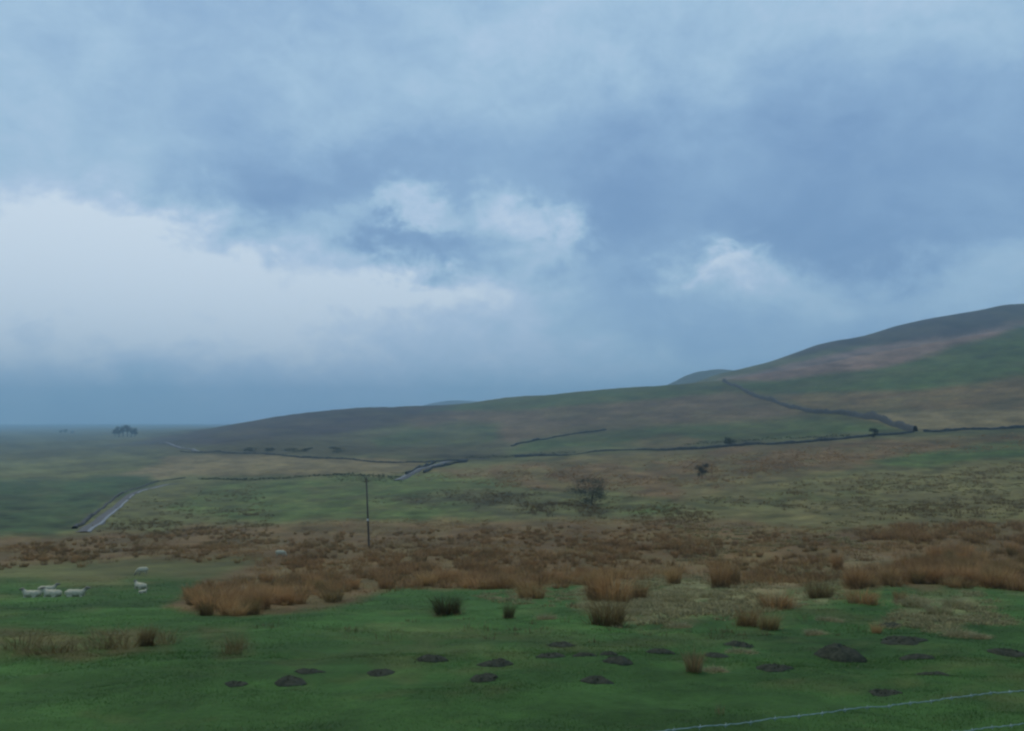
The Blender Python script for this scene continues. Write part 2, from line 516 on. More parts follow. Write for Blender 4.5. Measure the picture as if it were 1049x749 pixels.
def ribbon(name, pts, width, lift, mat, crown=.05, track=1):
    X, Y, q = resample(*trace(pts), 2.0)
    nx, ny = normals2(X, Y)
    prof = [(-.5 * width - .4, -.6), (-.5 * width, 0), (-.25 * width, crown), (0, crown * 1.3), (.25 * width, crown), (.5 * width, 0), (.5 * width + .4, -.6)]
    zc = np.max([height(X + nx * o, Y + ny * o) for o in (-.5 * width, 0, .5 * width)], axis=0)
    zc = np.convolve(np.pad(zc, 4, mode="edge"), np.ones(9) / 9, "valid") + lift
    V = np.stack([np.stack([X + nx * o, Y + ny * o, zc + h], 1) for o, h in prof], 1).reshape(-1, 3)
    k = len(prof); id2 = np.arange(len(V)).reshape(-1, k)
    qd = np.stack([id2[:-1, :-1], id2[:-1, 1:], id2[1:, 1:], id2[1:, :-1]], -1).reshape(-1, 4)
    o = link(name, fast_mesh(name, V, qd, None, True), mat)
    o.data.materials.append(M_WET)
    wet = np.zeros((len(V) // k - 1, k - 1), np.int32); wet[:, 1 if track < 0 else -2] = 1
    gap = vnoise(np.arange(len(wet)) / 9.0, np.zeros(len(wet)), 12) > .22
    wet *= gap[:, None].astype(np.int32)
    o.data.polygons.foreach_set("material_index", wet.ravel())
    return o


r1 = ribbon("road", [(85, 544.5), (96, 538), (111, 527), (126, 514), (141, 504), (156, 498), (172, 494.5), (192, 493)], 2.4, .08, M_ROAD, track=-1)
tag(r1, "wet grey lane curving up past the green field on the left", "road", kind="structure")
r2 = ribbon("road", [(408, 492), (420, 486), (433, 480), (448, 475), (470, 471), (500, 469.5)], 3.4, .15, M_ROAD)
tag(r2, "narrow grey lane climbing beside the tan field to the valley wall", "road", kind="structure")
r3 = ribbon("road", [(166, 452), (176, 455), (188, 459), (202, 463)], 4.0, .3, M_ROAD)
tag(r3, "short pale stretch of lane beyond the tan field in the haze", "road", kind="structure")


def wall(label, pts, h, th, group=None, rough=.3):
    X, Y, q = resample(*trace(pts), 1.3)
    nx, ny = normals2(X, Y)
    z = height(X, Y)
    seed = len(bpy.data.objects)
    hh = h * (1 + rough * fbm(q / 2.2, q * 0 + seed, 3, 3)) * np.clip(1 + .35 * fbm(q / 25, q * 0 + seed, 5, 2), .5, 1.5)
    jit = .12 * fbm(q / 3, q * 0 + 3.3, seed, 2)
    prof = [(-.6 * th, -.8), (-.55 * th, .1), (-.5 * th, .55), (-.33 * th, .95), (0, 1.03), (.33 * th, .95), (.5 * th, .55), (.55 * th, .1), (.6 * th, -.8)]
    V = np.stack([np.stack([X + nx * (o + jit), Y + ny * (o + jit), z + (f * hh if f > 0 else f)], 1) for o, f in prof], 1)
    V += rng.normal(0, .035, V.shape)
    V = V.reshape(-1, 3); k = len(prof); id2 = np.arange(len(V)).reshape(-1, k)
    qd = np.stack([id2[:-1, :-1], id2[:-1, 1:], id2[1:, 1:], id2[1:, :-1]], -1).reshape(-1, 4)
    o = link("stone_wall", fast_mesh("stone_wall", V, qd, None, False), M_STONE)
    return tag(o, label, "wall", group)


wall("dark stone wall winding down the green hillside to the valley", [(741, 391.5), (752, 396), (770, 404.5), (790, 411), (815, 419), (835, 424), (868, 425), (890, 429), (915, 435), (938, 441.5)], 2.9, 2.0, None, .14)
wall("low dark wall along the foot of the pale tan hillside field", [(946, 442), (1000, 440), (1049, 437), (1130, 433)], 1.3, .8)
wall("long dark wall along the valley below the brown hillside", [(527, 467), (600, 464), (700, 459.5), (787, 454), (860, 448.5), (936, 442.5)], 1.15, .8, None, .2)
wall("thin dark wall along the top edge of the tan field", [(185, 463.5), (262, 465), (320, 469), (380, 472.5), (440, 473), (480, 471)], 1.0, .7)
wall("dark wall on the field side of the climbing lane", [(416, 486.5), (430, 479.5), (446, 473.5)], 1.05, .7)
wall("dark wall on the moor side of the climbing lane", [(434, 485), (446, 479.5), (462, 474.5), (478, 472)], 1.0, .7)
wall("dark broken wall slanting up the middle of the hillside", [(524, 457), (545, 452), (560, 449), (590, 445), (621, 441)], 1.3, 1.1)
wall("low overgrown wall bounding the green field above the lane", [(76, 542), (92, 531), (108, 518), (125, 506), (142, 498), (165, 492), (190, 489)], .4, .8)


def leaf_cloud(n, centers, radii, size, tint, seed, vary=.35):
    r = np.random.default_rng(seed)
    centers = np.array(centers, float); radii = np.array(radii, float)
    k = r.integers(0, len(centers), n)
    d = r.normal(size=(n, 3)); d /= np.linalg.norm(d, axis=1)[:, None]
    rad = r.random(n) ** .45
    p = centers[k] + d * rad[:, None] * radii[k] * (1 + .25 * r.normal(size=(n, 1)))
    a = r.normal(size=(n, 3)); a /= np.linalg.norm(a, axis=1)[:, None]
    b = np.cross(a, r.normal(size=(n, 3))); b /= np.linalg.norm(b, axis=1)[:, None]
    s = size * (.5 + r.random((n, 1)))
    V = np.stack([p - a * s, p + b * s * .45, p + a * s, p - b * s * .45], 1).reshape(-1, 3)
    Fq = np.arange(4 * n).reshape(-1, 4)
    c = np.repeat(np.array(tint)[None] * (1 + vary * r.normal(size=(n, 1))) * (1 + .08 * r.normal(size=(n, 3))), 4, 0)
    return V, Fq, np.clip(c, .008, .5)


def plant(name, cat, label, px, py, w, h, tint, n=900, leaf=.2, group=None, trunk_frac=.18, seed=1, part="foliage", stem="stem"):
    X, Y, Z = (float(v[0]) for v in locate(px, py))
    root = empty(name, (X, Y, Z)); tag(root, label, cat, group)
    r = random.Random(seed)
    cs, rs = [], []
    nb = 9
    bm = bmesh.new()
    tube_bm(bm, [(0, 0, -.3), (.02 * w, 0, h * .25), (-.02 * w, .02 * w, h * .55)], [(.035 if cat == 'tree' else .016) * h, (.028 if cat == 'tree' else .012) * h, .006 * h], 7)
    for i in range(nb):
        a = 2 * math.pi * i / nb + r.uniform(-.4, .4)
        rr = w * .5 * r.uniform(.25, .72)
        zz = h * r.uniform(trunk_frac + .2, .82)
        c = Vector((rr * math.cos(a), rr * math.sin(a), zz))
        cs.append(c); rs.append((w * r.uniform(.15, .26), w * r.uniform(.15, .26), h * r.uniform(.12, .2)))
        z0 = h * r.uniform(.15, .4)
        tube_bm(bm, [(0, 0, z0), (c.x * .5, c.y * .5, (z0 + c.z) * .5 + .03 * h), c], [(.018 if cat == 'tree' else .008) * h, (.012 if cat == 'tree' else .006) * h, .003 * h], 5)
    me = bm_mesh(bm, name + " " + stem)
    link(stem, me, M_BARK, root)
    V, Fq, c = leaf_cloud(n, cs, rs, leaf, tint, seed + 50)
    link(part, fast_mesh(name + " " + part, V, Fq, c), M_LEAF, root)
    return root


SH = (.035, .042, .022)
plant("shrub", "shrub", "dark thorn bush alone on the brown moor to the right of centre", 719, 489, 4.2, 5.0, (.065, .06, .038), 3000, .10, None, -.05, 3)
plant("shrub", "shrub", "wide greyish thicket standing in for a dark smudge in the middle of the moor", 606, 517, 11.0, 7.0, (.085, .086, .052), 6500, .10, None, -.15, 4)  # added bush shape in place of a dark smudge like a raindrop on glass
plant("shrub", "shrub", "dark bush beside the valley wall near its right end", 895, 447.5, 5, 4.2, SH, 1500, .2, None, -.1, 5)
plant("shrub", "shrub", "dark bush growing on the valley wall under the hillside wall", 747, 455, 7, 5, SH, 1500, .22, None, -.1, 6)
for i, (x, y, w, h, lb) in enumerate([
        (256, 463, 11.7, 4.3, "dark bush at the left end of the row below the heather ridge"),
        (276, 462, 10.4, 2.9, "low dark bush second in the row below the heather ridge"),
        (300, 463.5, 14.3, 3.6, "wide low bush in the middle of the row below the heather ridge"),
        (314, 463, 9.1, 3.2, "small bush just left of the roundest bush under the heather ridge"),
        (345, 464, 13.0, 5.0, "round dark bush at the right end of the row below the heather ridge")]):
    plant("shrub", "shrub", lb, x, y, w, h, (.085, .085, .048), 1000, .28, "bushes in the valley below the ridge", -.1, 20 + i)
for i, (x, y, w, h) in enumerate([(118, 447, 9, 11), (122, 447.2, 10, 14), (126, 447, 11, 15), (130.5, 447, 10, 15), (134.5, 447.2, 11, 13), (138, 447, 9, 12)]):
    plant("tree", "tree", "dark bare tree of the small copse on the hazy left horizon", x, y, w * 1.35, h * 1.75, (.065, .065, .046), 2200, .55, "trees of the small copse", .15, 60 + i, "crown", "trunk")
for i, (x, y, w, h) in enumerate([(62, 444, 9, 8), (67, 443.8, 11, 10), (74, 444, 8, 7)]):
    plant("tree", "tree", "faint small tree far left of the copse on the horizon", x, y, w * 1.3, h * 1.4, (.045, .045, .03), 1400, .5, "faint trees left of the copse", .15, 80 + i, "crown", "trunk")


def hedge(label, pts, h, w, seed):
    X, Y, q = resample(*trace(pts), 1.6)
    z = height(X, Y)
    hh = h * np.clip(.75 + .55 * fbm(q / 9, q * 0, seed, 3), .15, 1.4)
    cs = np.stack([X, Y, z + hh * .45], 1)
    rs = np.stack([np.full(len(X), w * .6), np.full(len(X), w * .6), hh * .5], 1)
    V, Fq, c = leaf_cloud(len(X) * 14, cs, rs, .35, SH, seed)
    o0 = V.mean(0)
    o = link("hedge", fast_mesh("hedge", V - o0, Fq, c), M_LEAF, None, o0)
    return tag(o, label, "hedge")


hedge("ragged dark hedge above the valley wall right of centre", [(702, 456.5), (745, 453), (787, 450.5), (830, 447), (868, 445)], 2.6, 2.5, 7)
hedge("dark low hedge behind the valley wall near the lane top", [(478, 470.5), (524, 467), (560, 465.5), (588, 463.5)], 2.4, 2.2, 8)
hedge("low scrubby hedge along the near edge of the tan field", [(205, 490), (262, 490), (330, 488.5), (395, 489), (410, 488.5)], 1.3, 1.8, 9)

# ------------------------------------------------------------------ telegraph pole
X, Y, Z = (float(v[0]) for v in locate(378, 561))
tt, ss = ray(375.3, 491)
top = Vector((float(tt) * Y, Y, float(ss) * Y)) - Vector((X, Y, Z))
pole = empty("utility_pole", (X, Y, Z))
tag(pole, "tall thin wooden pole leaning slightly, standing alone in the russet rushes", "utility pole")
bm = bmesh.new()
tube_bm(bm, [(-top.x * .1, 0, -top.z * .1), (0, 0, 0), tuple(top * .5), tuple(top)], [.125, .12, .105, .09], 12)
link("pole", bm_mesh(bm, "pole"), M_POLE, pole)
bm = bmesh.new(); c = top * .40
box_bm(bm, (c.x, -.17, c.z), (.2, .03, .26), .008)
link("plate", bm_mesh(bm, "plate", False), M_PLATE, pole)
bm = bmesh.new(); c = top
tube_bm(bm, [(c.x, 0, c.z - .03), (c.x, 0, c.z + .05), (c.x, 0, c.z + .10)], [.15, .14, .02], 12)
link("cap", bm_mesh(bm, "cap"), M_POLE, pole)
for s in (-1, 1):
    c = top * .965
    bm = bmesh.new()
    tube_bm(bm, [(c.x, 0, c.z - .05), (c.x + s * .2, 0, c.z - .05), (c.x + s * .22, 0, c.z + .02)], [.012, .012, .012], 6)
    tube_bm(bm, [(c.x + s * .22, 0, c.z), (c.x + s * .22, 0, c.z + .05), (c.x + s * .22, 0, c.z + .12)], [.05, .055, .025], 10)
    link("insulator", bm_mesh(bm, "insulator"), M_CERAMIC, pole)

# ------------------------------------------------------------------ wire fence by the camera
def pix_at(px, py, d):
    t, s = ray(px, py)
    return Vector((float(t) * d, d, float(s) * d))


A, B = pix_at(680, 749, 2.75), pix_at(1049, 707, 3.3)
A2, B2 = pix_at(1012, 749, 3.25), pix_at(1049, 741, 3.3)
dirv = (B - A) / (B.x - A.x)
lowv = B2 - B
xs0, xs1 = -1.3, 3.3
p0, p1 = A + dirv * (xs0 - A.x), A + dirv * (xs1 - A.x)
fence = empty("wire_fence", (p1.x, p1.y, float(height(p1.x, p1.y))))
tag(fence, "two strand wire fence running across the grass close in front", "fence")
fo = Vector(fence.location)


def strand(drop, seed, barbs):
    bm = bmesh.new(); n = 240; pts = []
    for i in range(n + 1):
        f = i / n
        p = p0.lerp(p1, f) + Vector((0, 0, drop))
        p.z -= .03 * math.sin(math.pi * f) * 0 - .0035 * float(fbm(f * 38, seed, 7, 3)) + .0015 * math.sin(f * 900)
        pts.append(p - fo)
    tube_bm(bm, pts, [.0016] * len(pts), 6)
    pts2 = [p + Vector((0,   .0018 * math.cos(i * 1.6), .0018 * math.sin(i * 1.6))) for i, p in enumerate(pts)]
    tube_bm(bm, pts2, [.0009] * len(pts2), 5)
    if barbs:
        for i in range(6, n, 5):
            p = pts[i]
            for a in (0.6, 2.4):
                d = Vector((.35, math.cos(a), math.sin(a))).normalized() * .011
                tube_bm(bm, [p - d, p + d], [.0010, .0010], 4)
            tube_bm(bm, [p - Vector((.005, 0, 0)), p + Vector((.005, 0, 0))], [.0028, .0028], 6)
    return link("strand", bm_mesh(bm, "strand"), M_WIRE, fence)


strand(0, 1.5, True)
strand(lowv.z, 7.7, True)
for x in (xs0, xs1):
    p = A + dirv * (x - A.x)
    zg = float(height(p.x, p.y))
    bm = bmesh.new()
    c = p - fo
    tube_bm(bm, [(c.x, c.y + .045, zg - fo.z - .4), (c.x + .01, c.y + .045, c.z - .3), (c.x, c.y + .045, c.z + .05), (c.x, c.y + .045, c.z + .07)], [.045, .042, .04, .025], 10)
    link("post", bm_mesh(bm, "post"), M_POLE, fence)


# ------------------------------------------------------------------ molehills
def molehill(px, py, wpx, hr, label):
    X, Y, Z = (float(v[0]) for v in locate(px, py))
    R = wpx / F * Y * .5
    seed = int(px * 3 + py)
    r = np.random.default_rng(seed)
    na, nrr = 36, 14
    V = []
    ang = np.linspace(0, 2 * np.pi, na, endpoint=False)
    for k in range(nrr + 1):
        f = k / nrr
        rad = R * f * (1 + .22 * fbm(np.cos(ang) * 1.3 + seed, np.sin(ang) * 1.3, 5, 3))
        sx, sy = rad * np.cos(ang) * 1.06, rad * np.sin(ang) * 1.15
        hz = hr * .62 * R * (1 - f ** 2.2) ** 1.0
        n1 = fbm(sx / (R * .4) + seed, sy / (R * .4), 9, 4) * .07 * R * (1 - f * f) + np.abs(fbm(sx / (R * .13) + seed, sy / (R * .13), 19, 3)) * .05 * R * (1 - f ** 4)
        zg = height(X + sx, Y + sy) - Z
        V.append(np.stack([sx, sy, zg + hz + n1 - (.03 if k == nrr else .004)], 1))
    V = np.concatenate(V); id2 = np.arange(len(V)).reshape(nrr + 1, na)
    nx = np.roll(id2, -1, 1)
    q = np.stack([id2[:-1], nx[:-1], nx[1:], id2[1:]], -1).reshape(-1, 4)[:, ::-1]
    # clods that rolled down, part of the heap
    nclod = 26
    cv, cf = [], []
    for c in range(nclod):
        a, f = r.uniform(0, 2 * math.pi), r.uniform(.3, 1.12)
        x, y = R * f * math.cos(a), R * f * math.sin(a) * 1.1
        s = R * r.uniform(.03, .075)
        z = float(height(X + x, Y + y)) - Z + hr * .62 * R * max(0, 1 - f ** 2.2) ** 1.0 + s * .2
        o = np.array([(1, 0, 0), (-1, 0, 0), (0, 1, 0), (0, -1, 0), (0, 0, 1), (0, 0, -1)]) * s * r.uniform(.7, 1.3, (6, 3)) + [x, y, z]
        b = len(V) + 6 * c
        cv.append(o)
        for (i, j) in ((0, 2), (2, 1), (1, 3), (3, 0)):
            cf.append((b + i, b + j, b + 4, b + 4)); cf.append((b + j, b + i, b + 5, b + 5))
    bmx = bmesh.new()
    allv = np.concatenate([V] + cv)
    vs = [bmx.verts.new(v) for v in allv]
    for f4 in np.concatenate([q, np.array(cf)]):
        u = list(dict.fromkeys(int(i) for i in f4))
        try:
            bmx.faces.new([vs[i] for i in u])
        except ValueError:
            pass
    bmesh.ops.remove_doubles(bmx, verts=vs[:na], dist=1e-5)
    o = link("molehill", bm_mesh(bmx, "molehill"), M_SOIL, None, (X, Y, Z))
    MOLE.append((X, Y, R))
    return tag(o, label, "molehill", "molehills on the near pasture")


MOLE = []
for m in [
    (242, 703, 22, .42, "small flat molehill farthest left on the near green pasture"),
    (297, 701, 32, .45, "left lower molehill of the touching pair near the bottom left"),
    (317, 692, 27, .4, "upper right molehill of the touching pair near the bottom left"),
    (390, 691, 27, .45, "single dark molehill between the touching pair and the next one right"),
    (442, 681, 33, .45, "wide dark molehill alone below the lone left rush tuft"),
    (508, 683, 33, .5, "upper of two close dark molehills below the bottom middle"),
    (497, 698, 28, .5, "lower of two close dark molehills below the bottom middle"),
    (574, 664, 28, .35, "flat molehill nearest below the big two tone rush tuft"),
    (563, 677, 29, .4, "flat molehill just below left of the one nearest the big tuft"),
    (599, 678, 23, .42, "small molehill in the middle of the row of four under the big tuft"),
    (624, 675, 18, .55, "small upper half of the double molehill right of the row"),
    (633, 684, 30, .5, "broad lower half of the double molehill right of the row"),
    (612, 700, 30, .48, "lowest molehill, alone below the double molehill"),
    (677, 671, 27, .5, "rounded molehill just left of the straw coloured dry stalks"),
    (734, 671, 22, .5, "dark molehill just right of the straw coloured dry stalks"),
    (758, 660, 30, .35, "flat molehill above right of the dry stalks, beside pale grass"),
    (794, 683, 32, .42, "broad molehill lying midway between the dry stalks and the biggest heap"),
    (861, 670, 48, .75, "biggest and tallest greyish molehill on the right of the pasture"),
    (924, 660, 42, .3, "long low green tinged mound right of the biggest molehill"),
    (941, 674, 30, .4, "dark molehill just below the long low mound on the right"),
    (957, 688, 30, .35, "low scattered molehill below the others on the right, near the wire"),
    (1033, 667, 34, .38, "flat molehill at the right edge of the photograph"),
    (912, 641, 26, .3, "faint small molehill farthest back on the right by pale tussocks"),
    (905, 705, 34, .22, "nearly flat spread of soil nearest the fence wire"),
]:
    molehill(*m)


# ------------------------------------------------------------------ blades: rushes, grass, tussocks
def blades(base, n_per, rad, hgt, width, lean, c_low, c_high, seed, split=.5, vary=.25, droop=.15):
    """tufts of curved stalks. base (k,3); rad, hgt (k,) -> V, F(tri), C"""
    r = np.random.default_rng(seed)
    k = len(base); n = k * n_per
    ti = np.repeat(np.arange(k), n_per)
    a = r.uniform(0, 2 * np.pi, n); rr = np.sqrt(r.random(n)) * rad[ti]
    root = base[ti] + np.stack([np.cos(a) * rr, np.sin(a) * rr, np.full(n, -.03)], 1)
    out = a + r.normal(0, .6, n)
    ln = np.abs(r.normal(0, lean, n)) + lean * .35 * rr / (rad[ti] + 1e-6)
    h = hgt[ti] * r.uniform(.55, 1.1, n)
    d = np.stack([np.cos(out), np.sin(out), np.zeros(n)], 1)
    up = np.array([0, 0, 1.0])
    mid = root + d * (h * ln * .35)[:, None] + up * (h * split)[:, None]
    tip = root + d * (h * (ln + droop * r.random(n)))[:, None] + up * (h * np.sqrt(np.clip(1 - (ln * .6) ** 2, .2, 1)))[:, None]
    fa = r.uniform(0, np.pi, n)
    s = np.stack([np.cos(fa), np.sin(fa), np.zeros(n)], 1) * (width * r.uniform(.6, 1.3, n))[:, None]
    V = np.stack([root - s, root + s, mid - s * .85, mid + s * .85, tip], 1).reshape(-1, 3)
    b = np.arange(n)[:, None] * 5
    Fc = np.concatenate([b + [0, 1, 3], b + [0, 3, 2], b + [2, 3, 4]], 1).reshape(-1, 3)
    vv = (1 + vary * r.normal(size=(n, 1)))
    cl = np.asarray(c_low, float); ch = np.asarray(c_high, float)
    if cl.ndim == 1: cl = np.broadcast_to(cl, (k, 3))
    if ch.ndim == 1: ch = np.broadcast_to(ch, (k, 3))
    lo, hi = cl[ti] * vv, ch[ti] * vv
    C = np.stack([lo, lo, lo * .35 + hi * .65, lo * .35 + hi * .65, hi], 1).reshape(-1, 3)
    return V, Fc, np.clip(C, .008, .6)


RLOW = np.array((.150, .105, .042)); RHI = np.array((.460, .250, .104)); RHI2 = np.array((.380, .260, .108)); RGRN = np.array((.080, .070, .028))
# prototype meshes: unit tufts (height about 1, radius about .35) sharing data between the copies
PROTO = {}
for kind, (lo, hi, n, rad, lean) in {
        "russet": (RLOW, RHI, 330, .38, .30), "russet_wide": (RLOW, RHI * 1.05, 340, .58, .40), "brown": (RLOW * 1.1, (RHI + RHI2) / 2, 320, .44, .36),
        "olive": (RGRN * 1.1, RHI2 * .8, 320, .42, .30), "green": (RGRN * .9, RGRN * 1.2, 300, .36, .26), "wispy": (RGRN * 1.6, RHI2 * .55, 110, .60, .45)}.items():
    for v in range(4):
        sd_ = 900 + v + len(kind) * 7
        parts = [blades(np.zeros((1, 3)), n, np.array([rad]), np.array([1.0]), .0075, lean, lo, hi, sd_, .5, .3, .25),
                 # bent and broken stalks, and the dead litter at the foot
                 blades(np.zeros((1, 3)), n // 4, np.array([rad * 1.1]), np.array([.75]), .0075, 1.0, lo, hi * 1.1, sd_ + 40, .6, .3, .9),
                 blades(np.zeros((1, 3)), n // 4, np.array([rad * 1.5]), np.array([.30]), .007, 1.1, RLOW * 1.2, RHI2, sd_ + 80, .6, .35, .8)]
        nb_ = np.cumsum([0] + [len(p[0]) for p in parts])
        V = np.concatenate([p[0] for p in parts]); Fc = np.concatenate([p[1] + o_ for p, o_ in zip(parts, nb_)]); C = np.concatenate([p[2] for p in parts])
        lop = np.random.default_rng(sd_).uniform(.75, 1.2, 3)           # each tuft is lopsided in its own way
        V = V * [lop[0], lop[1], 1] + np.stack([V[:, 2] * (lop[2] - 1) * .6, V[:, 2] * (lop[0] - 1) * .5, 0 * V[:, 2]], 1)
        me = fast_mesh("rush " + kind, V, Fc, C); me.materials.append(M_RUSH)
        PROTO.setdefault(kind, []).append(me)


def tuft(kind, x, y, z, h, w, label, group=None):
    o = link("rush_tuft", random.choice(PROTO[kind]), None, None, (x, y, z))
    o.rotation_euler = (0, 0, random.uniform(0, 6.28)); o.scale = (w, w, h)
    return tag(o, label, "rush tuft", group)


NTUFT = 0
FRONT = [   # px, py of the base, height px, kind, width factor, label
    (622, 638, 32, "olive", 1.3, "tall dense rush tuft, dark green below and brown tipped, standing at the pasture edge"),
    (629, 616, 36, "russet_wide", 1.5, "russet rush tuft standing right behind the tall two tone tuft"),
    (612, 615, 33, "russet", 1.2, "russet rush tuft behind and left of the tall two tone tuft"),
    (654, 612, 22, "brown", 1.0, "brown rush tuft behind and right of the tall two tone tuft"),
    (459, 630, 20, "green", 1.7, "wide dark rush tuft alone at the edge of the russet band, left of centre"),
    (521, 633, 17, "green", .8, "small narrow dark tuft between the wide dark tuft and the tall two tone tuft"),
    (545, 614, 18, "brown", 1.3, "brown rush tuft above the pale tussock left of the tall tuft"),
    (690, 600, 22, "brown", 1.0, "slim brown rush tuft among pale dead grass right of the tall tuft"),
    (738, 604, 32, "russet_wide", 1.0, "tall ragged russet tuft at the far edge of the pale grass"),
    (752, 600, 28, "brown", 1.0, "brown tuft adjoining the tall ragged russet tuft on its right"),
    (795, 622, 20, "russet_wide", 1.1, "low broad russet tuft on the right middle of the pasture edge"),
    (766, 640, 20, "brown", 1.0, "brown tuft, left one of the joined pair beneath the broad russet tuft"),
    (787, 644, 20, "olive", 1.0, "darker tuft, right one of the joined pair beneath the broad russet tuft"),
    (840, 611, 20, "olive", 1.3, "yellowish olive rush tuft left of the rounded russet tuft"),
    (883, 620, 18, "russet_wide", 1.1, "rounded russet tuft standing by itself on the green, right of the olive one"),
    (922, 616, 14, "brown", .8, "small brown tuft just right of the rounded russet tuft"),
    (858, 584, 20, "russet", 1.1, "upright dark russet tuft at the left of the big right hand rush bed"),
    (898, 647, 12, "brown", .8, "short faint brown tuft above the biggest molehill"),
    (237, 672, 20, "wispy", .9, "thin wispy tuft on the lower left pasture"),
    (243, 668, 18, "wispy", .9, "wispy brown tuft beside the thin one on the lower left pasture"),
    (22, 670, 17, "wispy", 1.8, "faint brown tuft near the left edge of the photograph"),
    (55, 672, 17, "wispy", 1.8, "faint brown tuft second from the left edge"),
    (105, 668, 19, "wispy", 1.6, "left end tuft of the short row on the lower left pasture"),
    (125, 667, 21, "wispy", 1.6, "brown middle tuft of the short row on the lower left pasture"),
    (150, 666, 22, "olive", .7, "dark slim tuft right of the middle of the short row at lower left"),
    (168, 664, 16, "wispy", 1.6, "right end tuft of the short row on the lower left pasture"),
]
fx, fy, fz = locate([f[0] for f in FRONT], [f[1] for f in FRONT])
for (px, py, hp, kind, wf, lb), X, Y, Z in zip(FRONT, fx, fy, fz):
    h = hp / F * Y * 1.05
    tuft(kind, X, Y, Z, h, min(h, .75) * wf, lb); NTUFT += 1


def in_poly(poly, n, seed, soft=9, clump=.9):
    r = np.random.default_rng(seed); P = np.array(poly, float)
    out = []
    while len(out) < n:
        x = r.uniform(P[:, 0].min() - 12, P[:, 0].max() + 12, n * 3); y = r.uniform(P[:, 1].min() - 6, P[:, 1].max() + 6, n * 3)
        w = poly_weight(x, y, poly, soft)
        ok = (w > r.random(len(x))) & (fbm(x / 34, y / 8, seed, 4) + .5 > r.random(len(x)) * clump)
        out += list(zip(x[ok], y[ok]))
    return np.array(out[:n])


BEDS = [  # polygon, tufts, kinds, label, group, height
    ([(190, 612), (235, 596), (300, 582), (420, 590), (440, 600), (380, 606), (300, 622), (262, 631), (195, 624)], 210, ("russet", "russet_wide", "brown", "olive"),
     "russet rush tuft in the dense bed along the left pasture edge", "rush tufts of the left bed", (.35, .75)),
    ([(262, 580), (430, 562), (600, 566), (680, 572), (700, 588), (600, 600), (520, 604), (430, 600), (330, 590)], 520, ("russet", "russet_wide", "brown"),
     "russet rush tuft in the wide brown bed across the middle", "rush tufts of the middle bed", (.5, .85)),
    ([(870, 606), (900, 580), (960, 566), (1060, 566), (1120, 570), (1120, 604), (1000, 602), (930, 600)], 300, ("brown", "olive", "russet", "russet_wide"),
     "olive brown rush tuft in the tall bed on the right", "rush tufts of the right bed", (.7, 1.15)),
    ([(700, 584), (760, 570), (860, 556), (880, 575), (780, 596)], 90, ("brown", "russet", "olive"),
     "scattered brown rush tuft on the pale ground left of the tall right bed", "rush tufts on the pale ground", (.4, .7)),
    ([(850, 556), (900, 545), (960, 537), (1120, 530), (1120, 560), (1000, 557), (900, 560)], 260, ("russet", "russet_wide", "brown"),
     "russet rush tuft in the band behind the tall right bed", "rush tufts of the far right band", (.7, 1.1)),
    ([(-60, 570), (60, 556), (200, 544), (300, 548), (420, 545), (520, 548), (430, 560), (300, 575), (200, 572), (90, 576), (-60, 584)], 520, ("brown", "russet", "olive"),
     "brown rush tuft in the far left band below the lane", "rush tufts of the far left band", (.45, .8)),
    ([(430, 556), (520, 545), (640, 538), (760, 545), (850, 552), (760, 566), (690, 572), (600, 564)], 420, ("russet", "russet_wide", "brown"),
     "russet rush tuft in the far middle band", "rush tufts of the far middle band", (.45, .8)),
]
cand = []
for k, (poly, n, kinds, lb, gr, hr) in enumerate(BEDS):
    P = in_poly(poly, n, 300 + k)
    X, Y, Z = locate(P[:, 0], P[:, 1])
    for x, y, z in zip(X, Y, Z):
        h = random.uniform(*hr) * random.choice((.5, .75, 1, 1, 1.1))
        cand.append((y / h, x, y, z, h, random.choice(kinds), lb, gr))
cand.sort(key=lambda c: c[0])
one, rest = cand[:300 - NTUFT], cand[300 - NTUFT:]
for _, x, y, z, h, kind, lb, gr in one:
    w = min(h, .8) * random.uniform(.8, 1.3)
    tuft(kind, x, y, z, h, w, lb, gr)

# the thousands of smaller tufts farther out, which nobody could count
VS, FS, CS, nv = [], [], [], 0


def push(v, f, c):
    global nv
    VS.append(v); FS.append(f + nv); CS.append(c); nv += len(v)


kcol = {"russet": RHI, "russet_wide": RHI * 1.05, "brown": (RHI + RHI2) / 2, "olive": RHI2 * .9}
R = np.array([(c[1], c[2], c[3], c[4]) for c in rest]); RC = np.array([kcol[c[5]] for c in rest]) * rng.uniform(.6, 1.3, (len(rest), 1))
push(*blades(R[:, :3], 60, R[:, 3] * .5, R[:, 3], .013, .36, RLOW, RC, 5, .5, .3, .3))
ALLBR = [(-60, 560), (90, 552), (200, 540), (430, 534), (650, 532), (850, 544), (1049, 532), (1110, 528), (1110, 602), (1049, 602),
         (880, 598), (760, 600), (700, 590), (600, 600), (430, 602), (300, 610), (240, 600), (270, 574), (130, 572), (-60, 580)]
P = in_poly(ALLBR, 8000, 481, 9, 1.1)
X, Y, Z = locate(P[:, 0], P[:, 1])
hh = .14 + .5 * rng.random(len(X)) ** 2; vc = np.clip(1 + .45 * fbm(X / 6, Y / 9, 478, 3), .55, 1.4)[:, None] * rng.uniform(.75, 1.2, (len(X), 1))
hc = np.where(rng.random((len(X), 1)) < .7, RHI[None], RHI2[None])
push(*blades(np.stack([X, Y, Z], 1), 22, hh * rng.uniform(.7, 2.2, len(X)), hh, .012, .55, RLOW * vc, hc * vc, 482))
